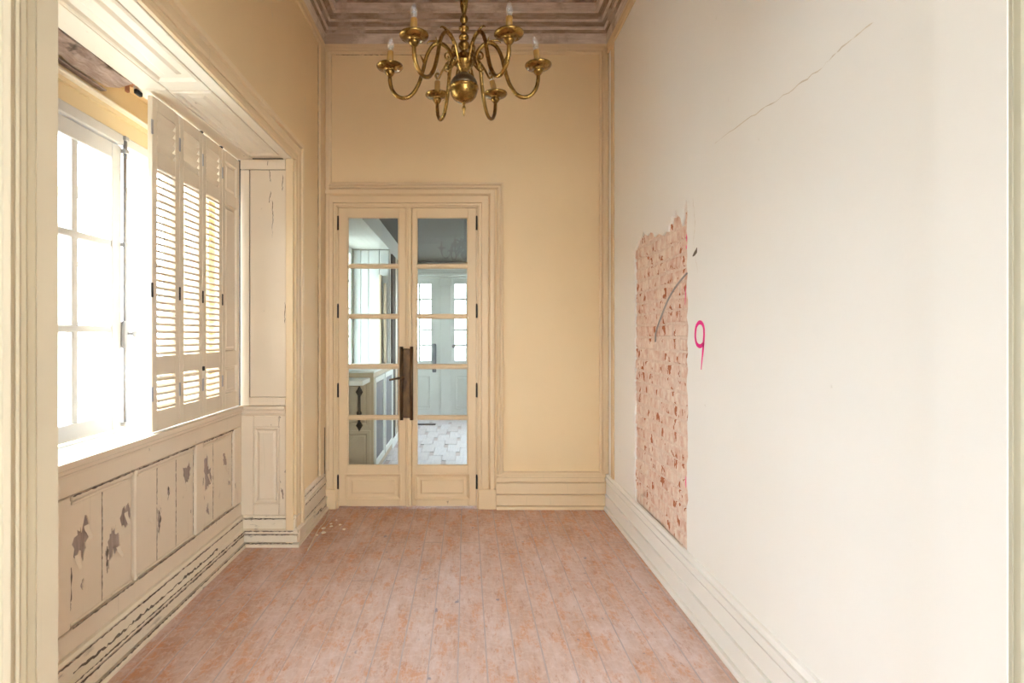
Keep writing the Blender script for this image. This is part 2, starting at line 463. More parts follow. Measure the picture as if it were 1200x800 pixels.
# cracks: thin ragged grooves filled with dirt
M['crack'] = plain('crack_dirt', (.70, .62, .50), .95)
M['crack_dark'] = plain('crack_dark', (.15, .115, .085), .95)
def crackline(pts, w, seed, sub=7, jit=.004):
    r = random.Random(seed); out = []; ws = []
    for i in range(len(pts)-1):
        for k in range(sub):
            t = k/sub; a, b = pts[i], pts[i+1]
            out.append((a[0]+(b[0]-a[0])*t+r.uniform(-jit, jit), a[1]+(b[1]-a[1])*t+r.uniform(-jit, jit))); ws.append(w*r.uniform(.1, 1.5))
    out.append(pts[-1]); ws.append(w*.2); return out, ws
ck = MB(); p_, w_ = crackline([rw2(838, 168), rw2(880, 137), rw2(925, 108), rw2(965, 78), rw2(992, 50), rw2(1024, 26)], .0018, 3); ribbon(ck, p_, w_)
p_, w_ = crackline([rw2(812, 232), rw2(815, 260), rw2(813, 285), rw2(818, 320)], .0016, 4); ribbon(ck, p_, w_)
ck.build('plaster_crack', M['crack'], wr, False)
hk = MB(); ribbon(hk, [rw2(812, 300), rw2(814, 297.5), rw2(816.5, 294), rw2(817, 290)], [.003, .010, .012, .004], 1.1490)
hk.build('plaster_hole', M['crack_dark'], wr, False)
jc = MB(); p_, w_ = crackline([(1.385, 2.22), (1.385, 2.165), (1.388, 2.12)], .003, 8, 5, .002)

def ribbon_on(mb, pts, w, mapf, h=.0008):
    P = [Vector(p) for p in pts]; vs = []; n = len(P)
    for i, p in enumerate(P):
        d = (P[min(i+1, n-1)]-P[max(i-1, 0)]).normalized(); nn = Vector((-d.y, d.x)); ww = w[i] if isinstance(w, list) else w
        for sg in (1, -1): vs.append(mapf(p.x+nn.x*ww*sg, p.y+nn.y*ww*sg, h))
    mb.add(vs, [(2*i, 2*i+1, 2*i+3, 2*i+2) for i in range(n-1)]); return mb

# back wall around the double doors
DX0, DX1, DZ = -1.045, .10, 2.44
wb = MB().box(-2.0, DX0, YB, WB, 0, CEIL).box(DX1, 1.42, YB, WB, 0, CEIL).box(DX0, DX1, YB, WB, DZ, CEIL).build('wall_back', M['wall']); struct(wb, 'cream plastered end wall with raised panel moulding')

# left wall: header over the recess, pier by the doors, masonry under the sill
wl = MB().box(-2.0, XL, 1.37, YB, 2.66, CEIL).box(-2.0, XL, 3.81, YB, 0, 2.66).box(-2.0, XL, 1.37, 1.56, 0, 2.66)
wl.box(-2.0, SEAT-.03, 1.57, 3.81, 0, .895).box(-2.0, -1.775, 1.57, 3.81, 2.44, 2.66)
wl.box(-2.0, -1.70, 1.57, 1.93, .895, 2.44).box(-2.0, -1.70, 3.76, 3.81, .895, 2.44)
wl = wl.build('wall_left', M['wall']); struct(wl, 'cream plastered window wall')

# doorway wall between the camera and the room, with profiled jambs
jl = [(-.982, 1.37), (-.982, 1.302), (-1.000, 1.322), (-1.002, 1.300), (-.9945, 1.289), (-1.008, 1.304), (-1.010, 1.292), (-1.004, 1.279), (-1.006, 1.272), (-1.022, 1.288), (-1.018, 1.272), (-1.026, 1.262), (-1.032, 1.268), (-1.045, 1.262), (-1.05, 1.24), (-1.15, 1.18), (-2.4, 1.18), (-2.4, 1.37)]
jr = [(1.13, 1.37), (1.13, 1.188), (2.2, 1.188), (2.2, 1.37)]
jc_ = [(1.133, 1.188), (1.133, 1.180), (1.140, 1.184), (1.143, 1.172), (1.155, 1.176), (1.160, 1.160), (1.26, 1.155), (1.29, 1.188)]
def prism(mb, pts, z0, z1):
    n = len(pts); mb.add([(x, y, z0) for x, y in pts]+[(x, y, z1) for x, y in pts],
        [tuple(range(n)), tuple(n+i for i in reversed(range(n)))]+[(i, (i+1) % n, (i+1) % n+n, i+n) for i in range(n)]); return mb
wf = setting('wall_front', 'wall with the wide doorway the room is seen through')
struct_j = prism(MB(), jl, 0, 2.75).build('jamb', M['jamb'], wf); tag(struct_j, 'fluted left door jamb')
struct_j = prism(MB(), jr, 0, 2.75).build('jamb', M['wall_right'], wf); tag(struct_j, 'smooth right door jamb')
M['olive'] = paint('olive_casing_paint', (.50, .46, .34), .80)
tag(prism(MB(), jc_, 0, 2.75).build('casing', M['olive'], wf), 'olive moulded casing of the right jamb')
MB().box(-2.4, 2.2, 1.18, 1.37, 2.75, CEIL).build('lintel', M['near_wall'], wf)

# the room the camera stands in
MB().box(-2.55, 2.35, -2.75, 1.18, 3.3, 3.45).build('ceiling', M['near_wall'])['kind'] = 'structure'
struct(MB().box(-2.55, .25, -2.90, -2.75, 0, 3.3).box(2.0, 2.35, -2.90, -2.75, 0, 3.3).box(.25, 2.0, -2.90, -2.75, 0, .7).box(.25, 2.0, -2.90, -2.75, 2.8, 3.3).build('wall_rear', M['near_wall']))  # window opening added in this unseen wall to light the jambs and end wall
struct(MB().box(2.2, 2.35, -2.75, 1.18, 0, 3.3).build('wall_rear_right', M['near_wall']))
w = MB().box(-2.55, -2.4, -2.75, .45, 0, 3.3).box(-2.55, -2.4, 1.05, 1.37, 0, 3.3).box(-2.55, -2.4, .45, 1.05, 0, 1.1).box(-2.55, -2.4, .45, 1.05, 2.2, 3.3)
struct(w.build('wall_rear_left', M['near_wall']))

# ------------------------------------------------------------------ floor and boards
fl = MB().box(-2.55, 2.35, -2.75, WB, -.10, -.0012).build('floor', M['joint_dust']); struct(fl, 'worn red wooden board floor with pale dust in its joints')
plank_mesh = {}
def plank(L, W, mat, par, x, y, key, zt=0.0):
    k = (round(L, 2), W, key)
    if k not in plank_mesh:
        b = .002; x1, y1 = W/2, L/2
        me = bpy.data.meshes.new('plank')
        v = [(-x1, -y1, -.02), (x1, -y1, -.02), (x1, y1, -.02), (-x1, y1, -.02), (-x1, -y1, -b), (x1, -y1, -b), (x1, y1, -b), (-x1, y1, -b), (-x1+b, -y1+b, 0), (x1-b, -y1+b, 0), (x1-b, y1-b, 0), (-x1+b, y1-b, 0)]
        f = [(0, 1, 5, 4), (1, 2, 6, 5), (2, 3, 7, 6), (3, 0, 4, 7), (4, 5, 9, 8), (5, 6, 10, 9), (6, 7, 11, 10), (7, 4, 8, 11), (8, 9, 10, 11)]
        me.from_pydata(v, [], f); me.materials.append(mat); plank_mesh[k] = me
    o = bpy.data.objects.new('plank', plank_mesh[k]); C.objects.link(o); o.parent = par; o.location = (x, y, zt); return o
PW = .124
rp = random.Random(12)
x = -1.46
while x < 1.16:
    y = 1.05+rp.choice((0, -.4, -.8))
    while y < 4.585:
        L = rp.choice((3.0, 3.3, 3.6, 3.6)); L2 = min(L, 4.60-y)
        if 4.60-y-L2 < .5: L2 = 4.60-y
        L2 = round(L2, 2)
        if not (x < -1.12 and y+L2 > 3.95 and y > 3.75):
            plank(L2-.003, PW-.0035, M['plank'], fl, x+rp.uniform(-.0006, .0006), y+L2/2, 'room', rp.uniform(-.0012, .0008))
        y += L2
    x += PW
MB().box(DX0, DX1, 4.60, WB, -.006, .003, .001).build('threshold', M['plank'], fl)

# ------------------------------------------------------------------ skirtings, mouldings, cornice
BASE = [(0, .285), (.014, .283), (.020, .272), (.020, .262), (.008, .260), (.008, .256), (.024, .254), (.026, .226), (.018, .216), (.018, .212), (.006, .211), (.006, .207), (.018, .206), (.019, .122), (.006, .121), (.006, .117), (.030, .116), (.032, .106), (.026, .098), (.028, .030), (.014, .029), (.014, .026), (.042, .024), (.046, .014), (.046, .0), (0, 0)]
bb = MB().sweep([(XR, 1.37), (XR, YB)], BASE, FLAT)
struct(bb.build('baseboard_right', M['wall_right']), 'tall moulded cream skirting of the right wall')
bb = MB().sweep([(XR-.03, YB), (.245, YB)], BASE, FLAT); struct(bb.build('baseboard_back', M['trim']), 'tall moulded skirting right of the double doors')
SBASE = [(0, .205), (.016, .202), (.022, .192), (.023, .186), (.004, .184), (.004, .178), (.017, .176), (.018, .116), (.036, .106), (.038, .092), (.034, .086), (.010, .084), (.010, .077), (.030, .075), (.033, .030), (.012, .028), (.012, .022), (.044, .020), (.048, .012), (.048, .0), (0, 0)]
bb = MB().sweep([(XL, YB-.03), (XL, 3.80), (SEAT, 3.80), (SEAT, 1.57)][::1], [(o, h) for o, h in SBASE], FLAT)
bl = bb.build('baseboard_left', M['trim_streak']); struct(bl, 'worn skirting stepping round the window recess with dark lines along its edges')
ck = MB()  # dark brown ragged ribbons over the groove mouths and the ledge
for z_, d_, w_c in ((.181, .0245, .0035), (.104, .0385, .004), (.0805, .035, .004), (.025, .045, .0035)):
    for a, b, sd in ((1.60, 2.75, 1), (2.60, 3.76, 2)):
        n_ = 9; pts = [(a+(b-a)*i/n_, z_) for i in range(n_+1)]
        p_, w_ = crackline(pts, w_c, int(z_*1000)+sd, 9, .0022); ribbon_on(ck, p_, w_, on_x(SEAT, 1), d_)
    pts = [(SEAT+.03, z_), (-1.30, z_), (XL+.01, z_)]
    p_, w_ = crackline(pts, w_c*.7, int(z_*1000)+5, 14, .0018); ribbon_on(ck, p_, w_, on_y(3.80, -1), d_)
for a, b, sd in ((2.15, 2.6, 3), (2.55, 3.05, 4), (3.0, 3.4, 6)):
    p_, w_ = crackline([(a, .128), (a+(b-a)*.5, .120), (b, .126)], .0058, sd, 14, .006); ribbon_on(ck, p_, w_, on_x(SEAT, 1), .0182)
ck.build('dark_edge_line', M['crack_dark'], bl, False)
LB = [(0, .30), (.014, .297), (.022, .284), (.022, .276), (.006, .274), (.006, .268), (.018, .266), (.020, .236), (.030, .230), (.030, .222), (.008, .220), (.008, .213), (.022, .211), (.024, .118), (.010, .116), (.010, .112)]
bb = MB().sweep([(XL, YB), (XL, 3.955)], LB+[(0, .112)], FLAT); bp_ = struct(bb.build('baseboard_pier', M['trim_worn']), 'upper skirting moulding on the short wall by the doors')

ck = MB()  # dark brown ragged ribbons over the moulding grooves
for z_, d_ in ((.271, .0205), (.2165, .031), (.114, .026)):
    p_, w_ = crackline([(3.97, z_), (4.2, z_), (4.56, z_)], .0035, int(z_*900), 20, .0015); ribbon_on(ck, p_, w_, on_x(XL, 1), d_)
ck.build('dark_edge_line', M['crack_dark'], bp_, False)
M['cornice_dark'] = cornice_mat('tarred_cornice_band', (.22, .15, .095), (.44, .33, .25), (.52, .42, .35))
BANDS = [([(.001, 3.745), (.012, 3.745), (.016, 3.782), (.020, 3.790), (.020, 3.826)], 'cornice'),
         ([(.020, 3.826), (.024, 3.829), (.026, 3.842), (.034, 3.848)], 'cornice_dark'),
         ([(.034, 3.848), (.048, 3.851), (.048, 3.862), (.044, 3.868)], 'cornice'),
         ([(.044, 3.868), (.050, 3.874), (.050, 3.893), (.058, 3.901)], 'cornice_dark'),
         ([(.058, 3.901), (.074, 3.904), (.074, 3.912), (.070, 3.916)], 'cornice'),
         ([(.070, 3.916), (.078, 3.926), (.094, 3.936), (.104, 3.944)], 'cornice_dark'),
         ([(.104, 3.944), (.128, 3.947), (.130, 3.957), (.122, 3.962), (.128, 4.012)], 'cornice'),
         ([(.128, 4.012), (.150, 4.020), (.160, 4.032)], 'cornice_dark'),
         ([(.160, 4.032), (.30, 4.046), (.32, 4.07), (.42, 4.08), (.44, CEIL-.001)], 'cornice')]
cn = setting('trim_1', 'deep stepped plaster cornice with stripped brown and mauve paint')
for prof, mt in BANDS:
    MB().sweep([(XL, 1.37), (XR, 1.37), (XR, YB), (XL, YB)], prof, FLAT, True).build('band', M[mt], cn)
# picture-rail strip under the cornice in wall colour, with corner strips
RAIL = [(0, 3.665), (.010, 3.668), (.014, 3.682), (.008, 3.690), (.008, 3.722), (.014, 3.730), (.014, 3.746), (0, 3.746)]
rl = MB().sweep([(XL, 1.37), (XR, 1.37), (XR, YB), (XL, YB)], RAIL, FLAT, True); struct(rl.build('trim_2', M['trim']), 'cream rail running below the cornice')
PANEL = [(0, 0), (0, .016), (.010, .024), (.020, .022), (.022, .006), (.026, .006), (.028, .016), (.040, .020), (.046, .018), (.048, .004), (.052, .004), (.054, 0)]
BM_ = on_y(YB, -1)
pm = MB().sweep([(-1.085, 2.630), (.303, 2.630), (.303, .300), (1.078, .300), (1.078, 3.668), (-1.085, 3.668)], [(-o, h) for o, h in PANEL], BM_, True)
struct(pm.build('trim_3', M['trim']), 'L-shaped raised panel moulding on the end wall')
cs = MB().box(1.135, 1.15, 4.40, 4.435, .28, 3.67, .004).box(1.138, 1.15, 4.455, 4.47, .28, 3.67, .003).box(1.115, 1.15, 4.575, 4.60, .28, 3.67, .006)
struct(cs.build('trim_4', M['trim']), 'slim vertical strips in the right back corner')
ls = MB().box(-1.15, -1.132, 4.43, 4.60, .30, 3.67, .004).box(-1.13, -1.10, 4.578, 4.6, .30, 3.67, .005)
lso = struct(ls.build('trim_5', M['trim']), 'corner strip between window wall and end wall')
ck = MB(); p_, w_ = crackline([(4.426, .31), (4.427, 1.2), (4.425, 2.2), (4.427, 3.0), (4.426, 3.66)], .0045, 21, 26, .002); ribbon_on(ck, p_, w_, on_x(XL, 1))
ck.build('paint_crack', M['crack_dark'], wl, False)
ck = MB(); p_, w_ = crackline([(-1.092, 2.75), (-1.090, 3.3), (-1.091, 3.62)], .0035, 22, 30, .002); ribbon_on(ck, p_, w_, BM_, .0025)
p_, w_ = crackline([(-1.05, 3.665), (-.7, 3.663), (-.3, 3.664)], .0025, 23, 22, .0015); ribbon_on(ck, p_, w_, BM_, .002)
ck.build('paint_crack', M['crack_dark'], wb, False)
ck = MB()
for pts in ([(4.05, 2.92), (4.07, 3.02), (4.06, 3.10)], [(4.02, 2.84), (4.05, 2.90)], [(3.3, 3.52), (3.35, 3.40), (3.38, 3.28)]):
    p_, w_ = crackline(pts, .0025, 31, 9, .006); ribbon_on(ck, p_, w_, on_x(XL, 1))
ck.build('plaster_crack', M['crack'], wl, False)
# slot in the corner strip near the floor
MB().box(-1.1325, -1.1305, 4.545, 4.562, .27, .66).build('slot', M['dark'], lso)

# ------------------------------------------------------------------ window recess: casing, soffit, panelling
CAS = [(0, 0), (0, .016), (.012, .020), (.030, .020), (.032, .006), (.035, .006), (.040, .018), (.052, .022), (.085, .022), (.087, .010), (.090, .010), (.098, .030), (.118, .034), (.120, .016), (.123, .016), (.126, .022), (.130, 0)]
cz = MB().sweep([(3.80, .10), (3.80, 2.572), (1.56, 2.572)], [(-o*1.12, h) for o, h in CAS], on_x(XL, 1))
cso = struct(cz.build('trim_6', M['trim']), 'moulded casing around the window recess')
MB().box(XL-.01, XL+.040, 3.795, 3.955, 0, .112, .012).build('plinth_block', M['trim_worn'], cso)
# end wall of the recess
YE = 3.80
ew = setting('trim_7', 'painted end board and panelled dado closing the window recess')
EM = on_y(YE, -1)
MB().box(-1.62, XL, YE-.004, YE+.02, 0, 2.66).build('backing', M['dark'], ew)
MB().box(-1.195, XL+.004, YE-.030, YE, 0, 2.60, .003).build('jamb_board', M['trim'], ew)
wide = [(-1.437, .935), (-1.199, .935), (-1.199, 2.555), (-1.437, 2.555)]
MB().box(-1.437, -1.199, YE-.012, YE-.003, .99, 2.50, .002).build('board', M['trim_worn'], ew)
MB().box(-1.50, -1.443, YE-.014, YE-.003, .93, 2.50, .002).build('board', M['trim_worn'], ew)
MB().box(-1.50, -1.199, YE-.020, YE-.003, 2.503, 2.57, .004).build('rail', M['trim_worn'], ew)
MB().box(-1.443, -1.199, YE-.022, YE-.003, .932, .988, .004).build('rail', M['trim_worn'], ew)
ck = MB()
for pts in ([(-1.29, 2.30), (-1.285, 2.2), (-1.29, 2.05)], [(-1.22, 2.47), (-1.222, 2.36)], [(-1.30, 2.36), (-1.31, 2.28)], [(-1.205, 1.62), (-1.206, 1.48)], [(-1.31, 2.5), (-1.30, 2.42)]):
    p_, w_ = crackline(pts, .0018, 51, 9, .003); ribbon_on(ck, p_, w_, EM, .0128)
ck.build('paint_crack', M['crack_dark'], ew, False)
# ledge + dado on the end wall
CAP = [(0, .862), (.006, .862), (.010, .874), (.022, .882), (.026, .900), (.040, .908), (.044, .918), (.044, .930), (0, .930)]
MB().sweep([(-1.199, YE), (SEAT, YE)], [(o+.004, h) for o, h in CAP], FLAT).build('ledge', M['trim_worn'], ew)
MB().box(-1.50, -1.415, YE-.016, YE-.003, .205, .862, .003).build('stile', M['trim_worn'], ew)
MB().box(-1.243, -1.199, YE-.016, YE-.003, .205, .862, .003).build('stile', M['trim_worn'], ew)
MB().box(-1.413, -1.245, YE-.016, YE-.003, .790, .862, .003).build('rail', M['trim_worn'], ew)
MB().box(-1.413, -1.245, YE-.016, YE-.003, .205, .275, .003).build('rail', M['trim_worn'], ew)
RP = [(0, .003), (0, .014), (.008, .018), (.014, .012), (.020, .006), (.028, .007), (.040, .013)]
MB().frame(-1.413, -1.245, .277, .788, RP, EM).build('panel', M['trim_worn'], ew)

# soffit boards, moulded frames, rough beam and plaster band above the window
sf = setting('trim_8', 'white painted panelled soffit over the window recess')
MB().box(XL-.005, -1.215, 1.6, 3.80, 2.570, 2.60, .003).build('board', M['soffit'], sf)
MB().box(-1.218, -1.42, 1.6, 3.80, 2.580, 2.60).build('board', M['soffit'], sf)
MB().box(-1.423, -1.545, 1.6, 2.70, 2.568, 2.60, .004).build('board', M['soffit'], sf)
MB().box(-1.423, -1.58, 2.70, 3.80, 2.568, 2.60, .004).build('board', M['soffit'], sf)
MB().box(-1.218, -1.42, 2.62, 2.72, 2.570, 2.588, .003).build('rail', M['soffit'], sf)
SM = [(0, 0), (0, .012), (.010, .016), (.018, .012), (.026, .003), (.060, .003), (.075, .012)]
SZ = on_z(2.580, -1)
MB().frame(-1.420, -1.218, 2.722, 3.70, SM, SZ).build('panel', M['soffit'], sf)
MB().frame(-1.420, -1.218, 1.62, 2.618, SM, SZ).build('panel', M['soffit'], sf)
rb = random.Random(9)
nb = 18; vs = []; fs = []
for i in range(nb+1):
    y = 1.65+(2.66-1.65)*i/nb
    e = lambda s_: rb.uniform(-s_, s_)
    for (bx, bz) in ((-1.548, 2.655), (-1.556+e(.006), 2.572+e(.006)), (-1.62+e(.006), 2.560+e(.006)), (-1.690+e(.010), 2.566+e(.008)), (-1.705, 2.655)): vs.append((bx, y, bz))
for i in range(nb):
    for k in range(4): fs.append((i*5+k, i*5+k+1, i*5+5+k+1, i*5+5+k))
fs += [(0, 1, 2, 3, 4), tuple(nb*5+k for k in (4, 3, 2, 1, 0))]
bmo = struct(MB().add(vs, fs).build('trim_9', M['beam']), 'rough bare timber lintel exposed above the window')
MB().box(-1.60, -1.585, 2.665, 2.685, 2.545, 2.60, .003).box(-1.60, -1.53, 2.665, 2.72, 2.588, 2.60).build('bracket', plain('rusty_bracket', (.42, .17, .08), .8), bmo)
MB().box(-1.570, -1.552, 2.685, 2.735, 2.545, 2.568, .004).build('bolt', M['iron'], bmo)
hd = setting('trim_10', 'tan plaster band and window head under the bare lintel')
MB().box(-1.775, -1.735, 1.57, 3.81, 2.50, 2.655).build('plaster', plaster('tan_plaster', (.72, .58, .36), (.60, .45, .26), .6), hd)
MB().box(-1.775, -1.705, 1.57, 3.81, 2.520, 2.535, .004).build('ledge', M['soffit'], hd)
MB().box(-1.80, -1.750, 1.57, 3.81, 2.41, 2.515).build('plaster', bpy.data.materials['tan_plaster'], hd)
MB().box(-1.735, -1.703, 1.57, 2.70, 2.560, 2.568, .003).build('shadow_gap_strip', M['bare'], hd)  # dark strip added to draw the shadow gap under the beam
MB().box(-1.82, -1.725, 1.90, 3.80, 2.358, 2.412, .006).build('head', M['white_paint'], hd)
MB().box(-1.82, -1.73, 1.87, 1.925, .93, 2.36, .004).build('jamb', M['white_paint'], hd)
MB().box(-1.82, -1.73, 3.735, 3.79, .93, 2.36, .004).build('jamb', M['white_paint'], hd)

# window seat panelling under the sill
wp = setting('trim_11', 'flaking cream panelled dado below the window with bare wood showing')
WM = on_x(SEAT, 1)
MB().box(SEAT-.035, SEAT-.025, 1.57, 3.80, 0, .90).build('backing', M['dark'], wp)
sill = MB().box(-1.73, SEAT+.004, 1.57, 3.80, .895, .930, .004).build('sill_board', M['stone'], wp)
MB().sweep([(SEAT, 3.80), (SEAT, 1.57)], [(-.004, .870), (.006, .870), (.008, .880), (.018, .888), (.020, .902), (.030, .908), (.032, .932), (-.004, .932)], FLAT).build('cap', M['trim_worn'], wp)
MB().box(SEAT-.022, SEAT+.006, 1.57, 3.795, .797, .872, .003).build('rail', M['trim_worn'], wp)
MB().box(SEAT-.022, SEAT+.006, 1.57, 3.795, .205, .288, .003).build('rail', M['trim_worn'], wp)
for y0, y1 in ((1.98, 2.150), (3.150, 3.236), (3.672, 3.795)):
    MB().box(SEAT-.022, SEAT+.006, y0, y1, .291, .794, .004).build('stile', M['trim_worn'], wp)
MB().box(SEAT-.022, SEAT+.006, 2.572, 2.590, .291, .794, .004).build('stile', M['trim_worn'], wp)
def wz(px, py): Y = 667*1.5/(546-px); return (Y, EYE-(py-391)*Y/667)
def wblob(x0, x1, y0, y1, seed, n=26, jag=.30):
    a = wz(x0, (y0+y1)/2); b = wz(x1, (y0+y1)/2); Y = (a[0]+b[0])/2; hh = (y1-y0)/2*Y/667
    return blob(Y, (a[1]+b[1])/2, (b[0]-a[0])/2, hh, n, jag, seed)
boards = [(1.60, 1.785, []), (1.79, 1.975, []), (2.158, 2.357, [(89, 108, 604, 660, 1), (97, 101, 678, 692, 2)]), (2.362, 2.566, [(128, 143, 612, 660, 3), (143.5, 156, 585, 622, 4), (127, 131, 640, 668, 5)]),
          (2.596, 2.776, []), (2.781, 2.958, [(186.5, 191, 594, 624, 6), (198, 201, 568, 583, 7)]), (2.962, 3.145, [(216.5, 226, 538, 572, 8)]),
          (3.242, 3.392, [(240, 250, 530, 580, 9), (243.5, 247.5, 588, 606, 12)]), (3.397, 3.666, [(262.5, 268, 530, 548, 10), (269, 271.5, 560, 570, 11)])]
for y0, y1, hs in boards:
    b = MB().box(SEAT-.024, SEAT-.014, y0, y1, .292, .793).build('board', M['bare'], wp)
    MB().sheet([(y0, .292), (y1, .292), (y1, .793), (y0, .793)], [wblob(*h) for h in hs], WM, -.0138, -.0095).build('paint_layer', M['trim_worn'], b)
# mouldings at the heads of the panels and curled paint
mo = MB()
for y0, y1 in ((2.158, 2.566), (2.596, 3.145), (3.242, 3.666)):
    mo.box(SEAT-.010, SEAT+.002, y0+.004, y1-.004, .772, .790, .004).box(SEAT-.010, SEAT-.003, y0+.012, y1-.012, .755, .769, .003).box(SEAT-.010, SEAT+.0, y0+.004, y1-.004, .294, .306, .004)
mo.build('bead', M['trim_worn'], wp)
ckd = MB()
for k_, yj in enumerate((2.1545, 2.3595, 2.581, 2.7785, 2.960, 3.1475, 3.239, 3.3945, 3.669)):
    p_, w_ = crackline([(yj, .30), (yj+.001, .55), (yj, .785)], .0026, 80+k_, 22, .0012); ribbon_on(ckd, p_, w_, WM, -.0088)
for a, b in ((2.16, 2.566), (2.60, 3.145), (3.242, 3.666)):
    p_, w_ = crackline([(a, .7915), (b, .7915)], .003, int(a*90), 30, .0015); ribbon_on(ckd, p_, w_, WM, .0066)
    p_, w_ = crackline([(a, .289), (b, .289)], .003, int(a*91), 30, .0015); ribbon_on(ckd, p_, w_, WM, .0066)
for (pts, w_c) in (([wz(188.5, 592), wz(190, 608), wz(187.5, 624)], .010), ([wz(199, 570), wz(200, 578), wz(198.5, 586)], .006), ([wz(128, 640), wz(127.5, 660), wz(128, 672)], .006), ([wz(86, 665), wz(86, 700), wz(85, 716)], .004), ([wz(240, 560), wz(238.6, 578), wz(238.8, 600)], .004)):
    p_, w_ = crackline(pts, w_c, 60, 6, .002); ribbon_on(ckd, p_, w_, WM, -.0090)
ckd.build('paint_crack', M['crack_dark'], wp, False)
def curl(y, z, w, h, out, seed):
    r = random.Random(seed); vs = []; n = 6
    for i in range(n+1):
        t = i/n
        for j in range(3):
            s_ = (j-1)/2
            vs.append((SEAT-.009+out*math.sin(t*1.7)*t, y+s_*w*(1-.5*t+r.uniform(-.1, .1)), z-h*t*.9))
    fs = [(i*3+j, i*3+j+1, i*3+3+j+1, i*3+3+j) for i in range(n) for j in range(2)]
    return MB().add(vs, fs).build('paint_flake', M['trim_worn'], wp, False)
for k, (px, py, w_, h_, o_) in enumerate(((187, 590, .03, .05, .016), (104, 615, .035, .06, .02), (141, 640, .03, .05, .02), (150, 600, .03, .07, .018), (221, 565, .035, .04, .012), (246, 555, .02, .06, .014), (93, 650, .03, .06, .014), (266, 545, .03, .05, .01), (178, 606, .04, .03, .012))):
    p = wz(px, py); curl(p[0], p[1], w_, h_, o_, k)

# ------------------------------------------------------------------ casement window
XW = -1.75
def casement(name, label, y0, y1, hinge=None, ang=0):
    """glazed sash in the plane x = XW, 3 x 3 panes; may stand open about its hinge"""
    root = setting(name, label, (XW, y0 if hinge is None else hinge, .93))
    z0, z1 = .935, 2.352; st = .075; d0, d1 = XW-.030, XW+.012
    fr = MB().box(d0, d1, y0, y0+st, z0, z1, .004).box(d0, d1, y1-st, y1, z0, z1, .004).box(d0, d1, y0+st, y1-st, z0, 1.012, .004).box(d0, d1, y0+st, y1-st, 2.275, z1, .004)
    fr.build('sash_frame', M['white_paint'], root)
    ys = [y0+st+(y1-y0-2*st)*k/3 for k in range(4)]; zs = [1.012, 1.433, 1.855, 2.275]
    for yy in ys[1:3]: MB().box(d0+.006, d1-.006, yy-.019, yy+.019, 1.012, 2.275, .004).build('muntin', M['white_paint'], root)
    for zz in zs[1:3]: MB().box(d0+.005, d1-.005, y0+st, y1-st, zz-.016, zz+.016, .004).build('muntin', M['white_paint'], root)
    for i in range(3):
        for j in range(3):
            MB().box(XW-.012, XW-.009, ys[i]+.009, ys[i+1]-.009, zs[j]+.011, zs[j+1]-.011).build('pane', M['glass'], root)
    if ang: root.rotation_euler = (0, 0, ang)
    return root
w1 = casement('window_1', 'closed white casement leaf with nine panes and a bolt rod', 1.955, 2.872)
w2 = casement('window_2', 'white casement leaf pushed open outwards behind the shutter', 2.882, 3.735, hinge=3.735, ang=-math.radians(82))
rod = MB().tube([(XW+.026, 2.878, .94), (XW+.026, 2.878, 2.40)], .010, 8); rod.build('bolt_rod', M['zinc'], w1)
MB().box(XW+.012, XW+.040, 2.862, 2.896, 1.335, 1.475, .006).build('lock_case', M['zinc'], w1)
kn = MB().lathe([(.006, 0), (.007, .018), (.016, .022), (.020, .032), (.014, .042), (.004, .044)], (XW+.038, 2.884, 1.41), Vector((1, .3, 0)), 14); kn.build('knob', M['zinc'], w1)
for zz in (.955, 1.86, 2.33, 2.395): MB().box(XW+.012, XW+.040, 2.862, 2.894, zz-.012, zz+.012, .004).build('rod_guide', M['zinc'], w1)

